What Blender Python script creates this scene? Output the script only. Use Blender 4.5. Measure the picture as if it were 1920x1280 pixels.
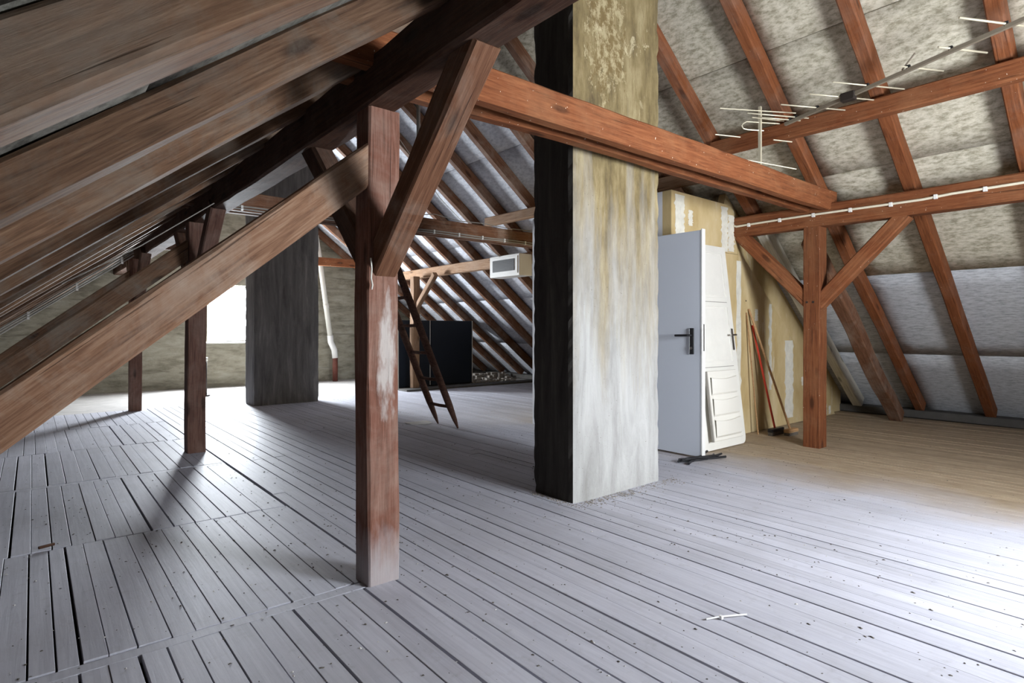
import bpy, bmesh, math, random
from mathutils import Vector, Matrix, noise
random.seed(7)
for o in list(bpy.data.objects): bpy.data.objects.remove(o)
S = bpy.context.scene
C = S.collection

# ------------------------------------------------------------------ camera, light, exposure
# world: +Y runs along the ridge to the far gable, +X across the attic, floor at z = 0
TH = math.atan2(900.0, 1092.0)
cam_d = bpy.data.cameras.new('camera'); cam = bpy.data.objects.new('camera', cam_d); C.objects.link(cam)
cam.location = (0, 0, 1.15); cam.rotation_euler = (math.pi/2, 0, -TH)
cam_d.sensor_width = 36; cam_d.lens = 1092/1920*36; cam_d.shift_y = -22/1920
cam_d.clip_start = 0.05; cam_d.clip_end = 200
S.camera = cam

W = bpy.data.worlds.new('sky'); S.world = W; W.use_nodes = True
wn = W.node_tree.nodes; wl = W.node_tree.links
wn['Background'].inputs['Color'].default_value = (0.86, 0.93, 1.0, 1)
wn['Background'].inputs['Strength'].default_value = 9.0

def window_light(name, loc, sx, sz, energy, toward, color):
    ld = bpy.data.lights.new(name, 'AREA'); ld.shape = 'RECTANGLE'; ld.size = sx; ld.size_y = sz
    ld.energy = energy; ld.color = color
    lo = bpy.data.objects.new(name, ld); C.objects.link(lo); lo.location = loc
    lo.rotation_euler = (math.pi/2-0.02, 0, 0) if toward > 0 else (-math.pi/2+0.05, 0, 0)
    return lo
# daylight at the window openings of the two gables
window_light('daylight_back_window', (3.2, 12.99, 1.5), 0.94, 1.1, 560, -1, (0.88, 0.94, 1.0))
window_light('daylight_front_window', (3.45, -1.47, 1.5), 1.1, 1.3, 235, 1, (0.90, 0.945, 1.0))

S.view_settings.view_transform = 'Standard'; S.view_settings.look = 'None'
S.view_settings.gamma = 1.0; S.view_settings.use_curve_mapping = False
S.view_settings.exposure = 0.8

# ------------------------------------------------------------------ materials
class NT:
    def __init__(s, name):
        s.m = bpy.data.materials.new(name); s.m.use_nodes = True
        s.n = s.m.node_tree.nodes; s.l = s.m.node_tree.links
        s.b = s.n['Principled BSDF']; s.o = s.n['Material Output']
    def add(s, t, **kw):
        n = s.n.new(t)
        for k, v in kw.items():
            if k in n.inputs: n.inputs[k].default_value = v
            else: setattr(n, k, v)
        return n
    def link(s, a, b): s.l.new(a, b)
    def coord(s, scale=(1, 1, 1), kind='Object', rnd=True):
        tc = s.add('ShaderNodeTexCoord'); mp = s.add('ShaderNodeMapping'); mp.inputs['Scale'].default_value = scale
        if rnd:
            oi = s.add('ShaderNodeObjectInfo'); mu = s.add('ShaderNodeVectorMath', operation='SCALE')
            mu.inputs[0].default_value = (37, 19, 53); s.link(oi.outputs['Random'], mu.inputs['Scale'])
            ad = s.add('ShaderNodeVectorMath', operation='ADD')
            s.link(tc.outputs[kind], ad.inputs[0]); s.link(mu.outputs[0], ad.inputs[1]); s.link(ad.outputs[0], mp.inputs[0])
        else: s.link(tc.outputs[kind], mp.inputs[0])
        return mp.outputs[0]
    def noise(s, vec, scale, detail=4, rough=0.6, dist=0.0):
        n = s.add('ShaderNodeTexNoise', Scale=scale, Detail=detail, Roughness=rough, Distortion=dist)
        s.link(vec, n.inputs['Vector']); return n.outputs['Fac']
    def ramp(s, fac, stops):
        r = s.add('ShaderNodeValToRGB'); e = r.color_ramp.elements
        while len(e) > 1: e.remove(e[-1])
        e[0].position, c = stops[0][0], stops[0][1]; e[0].color = (*c, 1) if len(c) == 3 else c
        for p, c in stops[1:]:
            q = e.new(p); q.color = (*c, 1) if len(c) == 3 else c
        s.link(fac, r.inputs[0]); return r.outputs[0]
    def mix(s, fac, a, b, mode='MIX'):
        m = s.add('ShaderNodeMix', data_type='RGBA', blend_type=mode)
        for sock, v in ((m.inputs[0], fac), (m.inputs[6], a), (m.inputs[7], b)):
            if isinstance(v, (int, float)): sock.default_value = v
            elif isinstance(v, tuple): sock.default_value = (*v, 1) if len(v) == 3 else v
            else: s.link(v, sock)
        return m.outputs[2]
    def math(s, op, a, b=0.5, c=0.0):
        m = s.add('ShaderNodeMath', operation=op)
        for i, v in enumerate((a, b, c)):
            if isinstance(v, (int, float)): m.inputs[i].default_value = v
            else: s.link(v, m.inputs[i])
        return m.outputs[0]
    def bump(s, h, strength=0.3, dist=0.01):
        b = s.add('ShaderNodeBump', Strength=strength, Distance=dist); s.link(h, b.inputs['Height']); s.link(b.outputs[0], s.b.inputs['Normal'])
    def done(s, col, rough=0.8, spec=0.25):
        if isinstance(col, tuple): s.b.inputs['Base Color'].default_value = (*col, 1)
        else: s.link(col, s.b.inputs['Base Color'])
        if isinstance(rough, (int, float)): s.b.inputs['Roughness'].default_value = rough
        else: s.link(rough, s.b.inputs['Roughness'])
        s.b.inputs['Specular IOR Level'].default_value = spec
        return s.m

BLK = (0, 0, 0); WHT = (1, 1, 1)
def wood(name, dark, mid, light, dust=(0.42, 0.36, 0.30), dustamt=0.35, grain=1.0, scrape=None, fleck=0.0, basedust=None):
    t = NT(name)
    v = t.coord((1.2, 22, 22)); v2 = t.coord((1, 1, 1))
    g = t.noise(v, 3.0, 6, 0.65, 0.6)
    fine = t.noise(t.coord((5, 120, 120)), 2.0, 3, 0.6)
    gg = t.math('ADD', t.math('MULTIPLY', g, 0.75), t.math('MULTIPLY', fine, 0.25))
    col = t.ramp(gg, [(0.30, dark), (0.5, mid), (0.72, light)])
    kn = t.add('ShaderNodeTexVoronoi', Scale=1.0); kn.feature = 'F1'
    t.link(t.coord((2.2, 7, 7)), kn.inputs['Vector'])
    col = t.mix(t.ramp(kn.outputs['Distance'], [(0.10, (0.75,)*3), (0.19, BLK)]), col, tuple(c*0.45 for c in dark))
    d = t.ramp(t.noise(v2, 2.6, 6, 0.7, 0.4), [(0.46, BLK), (0.72, WHT)])
    col = t.mix(t.math('MULTIPLY', d, dustamt), col, dust)
    # cracks along the grain
    cr = t.ramp(t.noise(t.coord((0.7, 26, 26)), 2.2, 2, 0.5), [(0.27, WHT), (0.31, BLK)])
    col = t.mix(t.math('MULTIPLY', cr, 0.6), col, tuple(c*0.3 for c in dark))
    if fleck:
        f = t.ramp(t.noise(v2, 55, 2, 0.5), [(0.74, BLK), (0.77, WHT)])
        col = t.mix(t.math('MULTIPLY', f, fleck), col, (0.75, 0.66, 0.54))
    if scrape:
        (px, py, pz), (rx, ry, rz), sc = scrape
        tc = t.add('ShaderNodeTexCoord'); sb = t.add('ShaderNodeVectorMath', operation='SUBTRACT'); sb.inputs[1].default_value = (px, py, pz)
        t.link(tc.outputs['Object'], sb.inputs[0]); dv = t.add('ShaderNodeVectorMath', operation='DIVIDE'); dv.inputs[1].default_value = (rx, ry, rz)
        t.link(sb.outputs[0], dv.inputs[0]); ln = t.add('ShaderNodeVectorMath', operation='LENGTH'); t.link(dv.outputs[0], ln.inputs[0])
        e = t.math('ADD', ln.outputs['Value'], t.math('MULTIPLY', t.math('SUBTRACT', t.noise(t.coord((4, 14, 14), rnd=False), 2.0, 4), 0.5), 1.6))
        col = t.mix(t.ramp(e, [(0.55, (0.85,)*3), (1.25, BLK)]), col, sc)
    if basedust is not None:
        tc2 = t.add('ShaderNodeTexCoord'); sx2 = t.add('ShaderNodeSeparateXYZ'); t.link(tc2.outputs['Object'], sx2.inputs[0])
        e2 = t.math('ADD', t.math('SUBTRACT', sx2.outputs['X'], basedust), t.math('MULTIPLY', t.math('SUBTRACT', t.noise(t.coord((6, 20, 20), rnd=False), 1.5, 4), 0.5), 0.25))
        col = t.mix(t.ramp(t.math('MULTIPLY', e2, 4.0), [(0.0, (0.7,)*3), (0.9, BLK)]), col, (0.42, 0.40, 0.41))
    oi = t.add('ShaderNodeObjectInfo')
    hs = t.add('ShaderNodeHueSaturation'); t.link(col, hs.inputs['Color'])
    t.link(t.math('ADD', t.math('MULTIPLY', oi.outputs['Random'], 0.35), 0.82), hs.inputs['Value'])
    t.bump(t.math('ADD', t.math('MULTIPLY', gg, grain), t.math('MULTIPLY', cr, -0.8)), 0.5, 0.006)
    return t.done(hs.outputs[0], 0.78, 0.2)

M = {}
M['red']    = wood('red_timber', (0.085, 0.026, 0.010), (0.185, 0.060, 0.022), (0.29, 0.115, 0.046), dust=(0.32, 0.17, 0.085), dustamt=0.35, fleck=1.0)
M['redraft']= wood('red_rafter_timber', (0.10, 0.030, 0.010), (0.20, 0.064, 0.022), (0.30, 0.11, 0.042), dustamt=0.18, fleck=0.4)
M['post']   = wood('post_timber', (0.065, 0.027, 0.014), (0.145, 0.064, 0.033), (0.235, 0.125, 0.074), dustamt=0.35)
M['post1']  = wood('scraped_post_timber', (0.085, 0.034, 0.021), (0.185, 0.080, 0.053), (0.29, 0.155, 0.115), dustamt=0.3,
                   scrape=((-0.06, 0.015, 0.0), (0.33, 0.05, 0.2), (0.50, 0.46, 0.43)), basedust=-1.02)
M['brownpost'] = wood('brown_post_timber', (0.050, 0.024, 0.017), (0.115, 0.058, 0.042), (0.19, 0.11, 0.08), dust=(0.24, 0.18, 0.15), dustamt=0.4)
M['brown']  = wood('dusty_brown_timber', (0.055, 0.030, 0.018), (0.145, 0.080, 0.046), (0.25, 0.155, 0.095), dust=(0.20, 0.18, 0.15), dustamt=0.75)
M['strut']  = wood('pale_red_timber', (0.095, 0.045, 0.026), (0.225, 0.122, 0.072), (0.35, 0.23, 0.155), dust=(0.36, 0.29, 0.23), dustamt=0.75)
M['dark']   = wood('dark_timber', (0.030, 0.014, 0.008), (0.070, 0.032, 0.019), (0.13, 0.065, 0.038), dustamt=0.15)
M['new']    = wood('pale_new_timber', (0.15, 0.075, 0.038), (0.28, 0.165, 0.095), (0.38, 0.255, 0.16), dustamt=0.2)
M['pole']   = wood('broom_pole_wood', (0.28, 0.14, 0.06), (0.42, 0.24, 0.11), (0.52, 0.33, 0.18), dustamt=0.1)
M['white_raft'] = wood('whitewashed_timber', (0.42, 0.38, 0.29), (0.64, 0.61, 0.52), (0.76, 0.74, 0.67), dust=(0.6, 0.56, 0.46), dustamt=0.3)

def floor_mat():
    t = NT('dusty_painted_boards')
    g = t.noise(t.coord((26, 1.0, 26)), 2.0, 6, 0.65, 0.5)
    col = t.ramp(g, [(0.3, (0.45, 0.452, 0.515)), (0.55, (0.535, 0.538, 0.605)), (0.75, (0.585, 0.588, 0.645))])
    st = t.ramp(t.noise(t.coord((1, 1, 1), 'Generated', False), 3, 3), [(0.3, BLK), (0.7, WHT)])
    # smudges of old dirt across boards (world position)
    ge = t.add('ShaderNodeNewGeometry')
    def wn_(scale, det=5, sc=(1, 1, 1)):
        mp = t.add('ShaderNodeMapping'); mp.inputs['Scale'].default_value = sc; t.link(ge.outputs['Position'], mp.inputs[0])
        return t.noise(mp.outputs[0], scale, det, 0.65)
    col = t.mix(t.math('MULTIPLY', t.ramp(wn_(1.7), [(0.45, BLK), (0.75, WHT)]), 0.35), col, (0.33, 0.32, 0.33))
    col = t.mix(t.math('MULTIPLY', t.ramp(wn_(14, 6), [(0.58, BLK), (0.75, WHT)]), 0.35), col, (0.26, 0.25, 0.25))
    # brown tint over the right-hand part of the floor
    sx = t.add('ShaderNodeSeparateXYZ'); t.link(ge.outputs['Position'], sx.inputs[0])
    e = t.math('ADD', sx.outputs['X'], t.math('MULTIPLY', t.math('SUBTRACT', wn_(0.9), 0.5), 1.3))
    rf = t.ramp(t.math('MULTIPLY', t.math('SUBTRACT', e, 4.2), 1.0), [(0.0, BLK), (0.9, WHT)])
    yy = t.ramp(t.math('MULTIPLY', t.math('SUBTRACT', sx.outputs['Y'], 4.6), 0.8), [(0, WHT), (1, BLK)])
    col = t.mix(t.math('MULTIPLY', t.math('MULTIPLY', rf, yy), 0.92), col, t.ramp(wn_(6, 6, (3, 1, 1)), [(0.3, (0.30, 0.215, 0.125)), (0.7, (0.44, 0.34, 0.22))]))
    oi = t.add('ShaderNodeObjectInfo'); hs = t.add('ShaderNodeHueSaturation'); t.link(col, hs.inputs['Color'])
    t.link(t.math('ADD', t.math('MULTIPLY', oi.outputs['Random'], 0.16), 0.90), hs.inputs['Value'])
    t.bump(t.math('ADD', g, t.math('MULTIPLY', wn_(40, 4), 0.5)), 0.14, 0.005)
    return t.done(hs.outputs[0], 0.62, 0.25)
M['floor'] = floor_mat()
def flat(name, col, rough=0.6, spec=0.3, metal=0.0, var=0.0, vs=8):
    t = NT(name); t.b.inputs['Metallic'].default_value = metal
    if var:
        n = t.noise(t.coord(), vs, 5, 0.65)
        c = t.ramp(n, [(0.3, tuple(x*(1-var) for x in col)), (0.7, tuple(min(1, x*(1+var*0.6)) for x in col))])
        t.bump(n, 0.15, 0.004)
        return t.done(c, rough, spec)
    return t.done(col, rough, spec)
M['under'] = flat('dark_subfloor', (0.035, 0.03, 0.03), 0.95, var=0.4)
M['farfloor'] = flat('far_screed', (0.46, 0.44, 0.42), 0.8, var=0.18, vs=5)

def plaster(name, zsplit):
    t = NT(name)
    tc = t.add('ShaderNodeTexCoord')
    def nz(sc, scale, det=6, r=0.65, dist=0.0):
        mp = t.add('ShaderNodeMapping'); mp.inputs['Scale'].default_value = sc; t.link(tc.outputs['Object'], mp.inputs[0]); return t.noise(mp.outputs[0], scale, det, r, dist)
    base = t.ramp(nz((1, 1, 0.22), 5, 6, 0.7, 0.5), [(0.3, (0.24, 0.235, 0.22)), (0.5, (0.36, 0.355, 0.34)), (0.7, (0.46, 0.455, 0.44))])
    sx = t.add('ShaderNodeSeparateXYZ'); t.link(tc.outputs['Object'], sx.inputs[0])
    # yellow-brown seepage stains in runs down the upper shaft
    e = t.math('ADD', sx.outputs['Z'], t.math('MULTIPLY', t.math('SUBTRACT', nz((6, 6, 0.5), 1.4), 0.5), 3.2))
    stain = t.ramp(t.math('MULTIPLY', t.math('SUBTRACT', e, zsplit), 0.62), [(0.0, BLK), (1.0, WHT)])
    ycol = t.ramp(nz((2.5, 2.5, 0.6), 3, 7, 0.7), [(0.3, (0.075, 0.052, 0.020)), (0.5, (0.215, 0.160, 0.070)), (0.7, (0.38, 0.31, 0.17))])
    col = t.mix(t.math('MULTIPLY', stain, 0.95), base, ycol)
    # peeled patches
    sb = t.add('ShaderNodeVectorMath', operation='SUBTRACT'); sb.inputs[1].default_value = (-0.14, -0.2, 3.25); t.link(tc.outputs['Object'], sb.inputs[0])
    dv = t.add('ShaderNodeVectorMath', operation='DIVIDE'); dv.inputs[1].default_value = (0.26, 1.0, 0.62); t.link(sb.outputs[0], dv.inputs[0])
    ln_ = t.add('ShaderNodeVectorMath', operation='LENGTH'); t.link(dv.outputs[0], ln_.inputs[0])
    be = t.math('ADD', ln_.outputs['Value'], t.math('MULTIPLY', t.math('SUBTRACT', nz((1, 1, 0.6), 9, 8, 0.75), 0.5), 2.6))
    blob = t.ramp(be, [(0.62, WHT), (0.70, BLK)])
    col = t.mix(t.math('MULTIPLY', blob, 0.8), col, t.ramp(nz((1, 1, 0.7), 15, 7, 0.75), [(0.46, (0.17, 0.118, 0.05)), (0.56, (0.44, 0.37, 0.22))]))
    pe = t.math('MULTIPLY', t.ramp(nz((2.2, 2.2, 1.2), 3.0, 8, 0.75, 0.6), [(0.60, BLK), (0.63, WHT)]), t.ramp(t.math('MULTIPLY', t.math('SUBTRACT', sx.outputs['Z'], 2.4), 0.8), [(0, BLK), (0.7, WHT)]))
    col = t.mix(t.math('MULTIPLY', pe, 0.8), col, (0.55, 0.47, 0.30))
    sp = t.ramp(nz((1, 1, 1), 70, 2, 0.5), [(0.70, BLK), (0.74, WHT)])
    col = t.mix(t.math('MULTIPLY', sp, 0.6), col, (0.10, 0.085, 0.06))
    t.bump(t.math('ADD', nz((1, 1, 1), 18, 8, 0.7), t.math('MULTIPLY', pe, -0.6)), 0.45, 0.012)
    return t.done(col, 0.9, 0.15)
M['plaster'] = plaster('stained_plaster', 0.75)
def soot(name, k=1.0, tint=(1, 1, 1)):  # dark streaked plaster, scaled and tinted by the caller
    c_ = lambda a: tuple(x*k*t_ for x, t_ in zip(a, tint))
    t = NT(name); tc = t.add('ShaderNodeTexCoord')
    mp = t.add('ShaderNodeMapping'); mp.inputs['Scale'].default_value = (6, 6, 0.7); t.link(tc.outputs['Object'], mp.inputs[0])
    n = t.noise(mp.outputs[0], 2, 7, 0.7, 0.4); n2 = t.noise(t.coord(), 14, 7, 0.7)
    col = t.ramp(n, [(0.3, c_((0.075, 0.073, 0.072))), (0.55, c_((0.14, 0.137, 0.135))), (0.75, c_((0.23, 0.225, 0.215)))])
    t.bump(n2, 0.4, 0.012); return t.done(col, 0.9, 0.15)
M['soot'] = soot('dark_grey_plaster', 1.45)
M['blackplaster'] = soot('brown_black_plaster', 0.42, (1.0, 0.93, 0.84))  # darker brown-black tone for one side of the large chimney
def concrete():
    t = NT('board_marked_concrete'); tc = t.add('ShaderNodeTexCoord')
    def nz(sc, scale, det=6, r=0.65, dist=0.0):
        mp = t.add('ShaderNodeMapping'); mp.inputs['Scale'].default_value = sc; t.link(tc.outputs['Object'], mp.inputs[0]); return t.noise(mp.outputs[0], scale, det, r, dist)
    col = t.ramp(nz((0.8, 1, 2.5), 3, 8, 0.7, 0.3), [(0.3, (0.15, 0.135, 0.10)), (0.5, (0.29, 0.27, 0.21)), (0.72, (0.40, 0.38, 0.31))])
    ln = t.ramp(nz((0.5, 0.5, 9), 1.0, 4, 0.6), [(0.36, WHT), (0.42, BLK)])
    col = t.mix(t.math('MULTIPLY', ln, 0.35), col, (0.12, 0.105, 0.08))
    t.bump(t.math('ADD', nz((1, 1, 1), 20, 8, 0.7), t.math('MULTIPLY', ln, -1.0)), 0.5, 0.015)
    return t.done(col, 0.92, 0.12)
M['concrete'] = concrete()
def felt(name, a, b, c, streak):
    t = NT(name)
    n = t.noise(t.coord(streak), 13, 7, 0.75); n2 = t.noise(t.coord(), 1.2, 4, 0.6)
    col = t.ramp(n, [(0.38, a), (0.5, b), (0.61, c)])
    col = t.mix(t.math('MULTIPLY', n2, 0.25), col, a)
    t.bump(n, 0.2, 0.006)
    return t.done(col, 0.92, 0.12)
# local axes of a panel: x along the ridge, y up the slope
M['felt_warm'] = felt('mottled_fibre_board', (0.30, 0.27, 0.195), (0.53, 0.49, 0.385), (0.68, 0.64, 0.53), (1, 2, 1))
M['felt_cool'] = felt('grey_felt_sheet', (0.33, 0.345, 0.37), (0.53, 0.55, 0.58), (0.65, 0.67, 0.70), (0.9, 3.5, 1))
M['felt_lit'] = felt('window_lit_felt', (0.42, 0.44, 0.49), (0.58, 0.60, 0.65), (0.68, 0.70, 0.74), (1, 2, 1))  # window light beyond the chimney put into a paler felt colour
M['felt_dark'] = felt('dusty_dark_board', (0.08, 0.075, 0.065), (0.15, 0.145, 0.125), (0.22, 0.21, 0.185), (1, 1.5, 1))
M['deck'] = flat('roof_deck_boards', (0.10, 0.08, 0.06), 0.9, var=0.3)
def gypsum():
    t = NT('tan_plasterboard'); n = t.noise(t.coord((1, 1, 0.4)), 4, 6, 0.6)
    col = t.ramp(n, [(0.3, (0.45, 0.325, 0.145)), (0.55, (0.57, 0.44, 0.235)), (0.75, (0.64, 0.525, 0.32))])
    n2 = t.ramp(t.noise(t.coord((2, 2, 0.6)), 3, 6, 0.7, 0.5), [(0.60, BLK), (0.66, WHT)])
    col = t.mix(t.math('MULTIPLY', n2, 0.6), col, (0.66, 0.60, 0.45))
    return t.done(col, 0.85, 0.2)
M['gypsum'] = gypsum()
M['compound'] = flat('joint_compound', (0.72, 0.69, 0.60), 0.85, var=0.15, vs=14)
M['whiteboard'] = flat('white_lining_board', (0.66, 0.66, 0.68), 0.8, var=0.06)
M['greydoor'] = flat('grey_blue_door_paint', (0.62, 0.655, 0.72), 0.35, 0.4)
M['whitepaint'] = flat('white_paint', (0.74, 0.73, 0.70), 0.45, 0.4, var=0.05, vs=3)
M['oldwhite'] = flat('old_white_paint', (0.78, 0.76, 0.70), 0.4, 0.4, var=0.06, vs=4)
M['rack'] = flat('cream_plastic', (0.76, 0.735, 0.67), 0.35, 0.4)
M['black'] = flat('black_plastic', (0.018, 0.018, 0.02), 0.35, 0.4)
M['navy'] = flat('dark_blue_black_laminate', (0.008, 0.013, 0.022), 0.5, 0.3)
M['chrome'] = flat('worn_steel', (0.55, 0.54, 0.52), 0.3, metal=1.0)
M['iron'] = flat('dark_iron', (0.05, 0.04, 0.035), 0.6, metal=0.6)
M['redplastic'] = flat('red_plastic', (0.62, 0.055, 0.025), 0.4, 0.4)
M['bristle'] = flat('grey_bristles', (0.13, 0.11, 0.09), 0.9, var=0.4, vs=60)
M['pvc'] = flat('off_white_pvc', (0.66, 0.64, 0.57), 0.4, 0.4)
M['cable'] = flat('cream_cable', (0.72, 0.66, 0.52), 0.45, 0.35)
M['brasswire'] = flat('yellowed_aluminium', (0.72, 0.66, 0.50), 0.4, metal=0.35)
M['boom'] = flat('weathered_aluminium', (0.30, 0.26, 0.20), 0.5, metal=0.5)
M['rust'] = flat('red_brown_pipe', (0.14, 0.045, 0.03), 0.6, var=0.25)
M['wire'] = flat('grey_wire', (0.30, 0.28, 0.25), 0.6)
M['debris'] = flat('debris_crumbs', (0.12, 0.105, 0.09), 0.95, var=0.5, vs=30)
M['palechip'] = flat('pale_chips', (0.62, 0.60, 0.57), 0.9)
M['paper'] = flat('white_paper', (0.75, 0.75, 0.74), 0.8)
M['rubble'] = flat('mortar_rubble', (0.30, 0.27, 0.24), 0.95, var=0.3, vs=40)
M['mat'] = flat('dark_grey_matting', (0.09, 0.085, 0.08), 0.9, var=0.2)
M['screen'] = flat('dark_grille', (0.02, 0.02, 0.022), 0.5)
def glass():
    t = NT('window_glass'); tr = t.add('ShaderNodeBsdfTransparent'); gl = t.add('ShaderNodeBsdfGlossy', Roughness=0.02)
    mx = t.add('ShaderNodeMixShader'); mx.inputs[0].default_value = 0.06
    t.link(tr.outputs[0], mx.inputs[1]); t.link(gl.outputs[0], mx.inputs[2]); t.link(mx.outputs[0], t.o.inputs['Surface']); return t.m
M['glass'] = glass()

# ------------------------------------------------------------------ helpers
def link(name, me, mat, parent=None, mw=None):
    if mat is not None: me.materials.append(M[mat] if isinstance(mat, str) else mat)
    o = bpy.data.objects.new(name, me); C.objects.link(o)
    if mw is not None: o.matrix_world = mw
    if parent is not None:
        bpy.context.view_layer.update()
        o.parent = parent; o.matrix_parent_inverse = world_of(parent).inverted()
    return o
def world_of(o):
    m = o.matrix_basis.copy()
    if o.parent: m = world_of(o.parent) @ o.matrix_parent_inverse @ m
    return m
def pyd(name, v, f, mat, parent=None, mw=None, smooth=False):
    me = bpy.data.meshes.new(name); me.from_pydata(v, [], f); me.update()
    if smooth:
        for p in me.polygons: p.use_smooth = True
    return link(name, me, mat, parent, mw)
def tag(o, label, cat, group=None):
    o['label'] = label; o['category'] = cat
    if group: o['group'] = group
    return o
def struct(o): o['kind'] = 'structure'; return o
def empty(name, loc=(0, 0, 0)):
    o = bpy.data.objects.new(name, None); C.objects.link(o); o.location = loc; o.empty_display_size = 0.1; return o
class MB:
    """collects boxes / tubes in world space, then builds ONE mesh whose origin sits at the given point"""
    def __init__(s): s.v = []; s.f = []
    def box(s, a, b, bev=0.0):
        x0, y0, z0 = a; x1, y1, z1 = b; i = len(s.v)
        if bev <= 0:
            s.v += [(x0,y0,z0),(x1,y0,z0),(x1,y1,z0),(x0,y1,z0),(x0,y0,z1),(x1,y0,z1),(x1,y1,z1),(x0,y1,z1)]
            s.f += [tuple(i+k for k in q) for q in ((3,2,1,0),(4,5,6,7),(0,1,5,4),(1,2,6,5),(2,3,7,6),(3,0,4,7))]
        else:
            bm = bmesh.new(); bmesh.ops.create_cube(bm, size=1)
            for v in bm.verts: v.co = Vector(((x0+x1)/2+v.co.x*(x1-x0), (y0+y1)/2+v.co.y*(y1-y0), (z0+z1)/2+v.co.z*(z1-z0)))
            bmesh.ops.bevel(bm, geom=bm.edges[:], offset=bev, segments=2, affect='EDGES', profile=0.5)
            bm.verts.index_update(); s.v += [tuple(v.co) for v in bm.verts]
            s.f += [tuple(i+v.index for v in f.verts) for f in bm.faces]; bm.free()
        return s
    def tube(s, pts, r, n=8, caps=True):
        pts = [Vector(p) for p in pts]; rs = r if isinstance(r, (list, tuple)) else [r]*len(pts); i0 = len(s.v); prev = None
        for k, p in enumerate(pts):
            d = (pts[min(k+1, len(pts)-1)]-pts[max(k-1, 0)]).normalized()
            if prev is None: u = d.orthogonal().normalized()
            else: u = (prev-d*prev.dot(d)).normalized()
            prev = u; w = d.cross(u)
            for j in range(n):
                a = 2*math.pi*j/n; s.v.append(tuple(p+(u*math.cos(a)+w*math.sin(a))*rs[k]))
        for k in range(len(pts)-1):
            for j in range(n):
                a = i0+k*n+j; b = i0+k*n+(j+1)%n; s.f.append((a, b, b+n, a+n))
        if caps:
            s.f.append(tuple(i0+j for j in range(n-1, -1, -1))); e = i0+(len(pts)-1)*n; s.f.append(tuple(e+j for j in range(n)))
        return s
    def prism(s, poly, axis, a, b):
        """extrude a 2-D polygon; axis 'y': poly = (x,z), axis 'x': poly = (y,z), axis 'z': poly = (x,y)"""
        def P(p, t): return {'y': (p[0], t, p[1]), 'x': (t, p[0], p[1]), 'z': (p[0], p[1], t)}[axis]
        i = len(s.v); n = len(poly); s.v += [P(p, a) for p in poly]+[P(p, b) for p in poly]
        s.f += [tuple(range(i, i+n)), tuple(range(i+2*n-1, i+n-1, -1))]
        s.f += [(i+j, i+n+j, i+n+(j+1) % n, i+(j+1) % n) for j in range(n)]; return s
    def build(s, name, mat, parent=None, origin=(0, 0, 0), smooth=False):
        o3 = Vector(origin); me = bpy.data.meshes.new(name)
        me.from_pydata([tuple(Vector(v)-o3) for v in s.v], [], s.f); me.update()
        bm = bmesh.new(); bm.from_mesh(me); bmesh.ops.recalc_face_normals(bm, faces=bm.faces); bm.to_mesh(me); bm.free()
        if smooth:
            for p in me.polygons: p.use_smooth = True
        return link(name, me, mat, parent, Matrix.Translation(o3))

def timber(name, p0, p1, w, h, mat, parent=None, up=(0, 0, 1), rough=0.004, cham=0.012, seed=None, segs=None, wobble=None, shear=0.0):
    """hewn timber: length along local x, w across (local y), h along local z; uneven chamfered edges"""
    p0 = Vector(p0); p1 = Vector(p1); L = (p1-p0).length; ex = (p1-p0).normalized()
    up = Vector(up); ey = up.cross(ex).normalized(); ez = ex.cross(ey)
    mw = Matrix((ex, ey, ez)).transposed().to_4x4(); mw.translation = (p0+p1)/2
    sd = seed if seed is not None else random.random()*100
    n = segs or max(3, min(28, int(L/0.22))); V = []; F = []
    for k in range(n+1):
        x = -L/2+L*k/n
        oy = (noise.noise((x*0.7, sd, 0))*rough*2); oz = noise.noise((x*0.7, sd, 9))*rough*2
        if wobble: oz += wobble(x/L+0.5)
        ring = []
        for (sy, sz) in ((-1, -1), (1, -1), (1, 1), (-1, 1)):
            c1 = cham*(0.7+1.1*abs(noise.noise((x*1.9, sd+sy*3.1, sz*5.3))))+rough*noise.noise((x*4, sd+sy, sz))*0.5
            c1 = max(0.002, c1)
            a = (sy*w/2, sz*(h/2-c1)); b = (sy*(w/2-c1), sz*h/2)
            ring += [a, b] if sy*sz < 0 else [b, a]
        # order counter-clockwise: rebuild explicitly
        for (y, z) in sorted(ring, key=lambda q: math.atan2(q[1]/h, q[0]/w)):
            V.append((x+(z*shear if k == n else 0), y+oy+noise.noise((x*3, sd+y*9, z*9))*rough*0.6, z+oz+noise.noise((x*3, sd+z*9, y*9+4))*rough*0.6))
    for k in range(n):
        for j in range(8):
            a = k*8+j; b = k*8+(j+1) % 8; F.append((a, b, b+8, a+8))
    F.append(tuple(range(7, -1, -1))); F.append(tuple(n*8+j for j in range(8)))
    o = pyd(name, V, F, mat, parent, mw)
    return o

# ------------------------------------------------------------------ key dimensions
SL = 0.78
def zl(x): return 1.425+SL*x            # underside of the rafters, left slope
def zr(x): return 7.04-SL*x            # underside of the rafters, right slope
XR = 3.60; ZR = zl(XR)                 # ridge
YF, YB = -1.3, 12.85                   # front (behind the camera) and back gable
CN = math.cos(math.atan(SL)); RD = 0.14; DZ = RD/CN; LRD = 0.115; LDZ = LRD/CN   # rafter depth, its vertical measure
RAFTY = [2.48+0.73*k for k in range(-5, 15)]
XL0, XR0 = -1.78, 8.9

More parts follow.
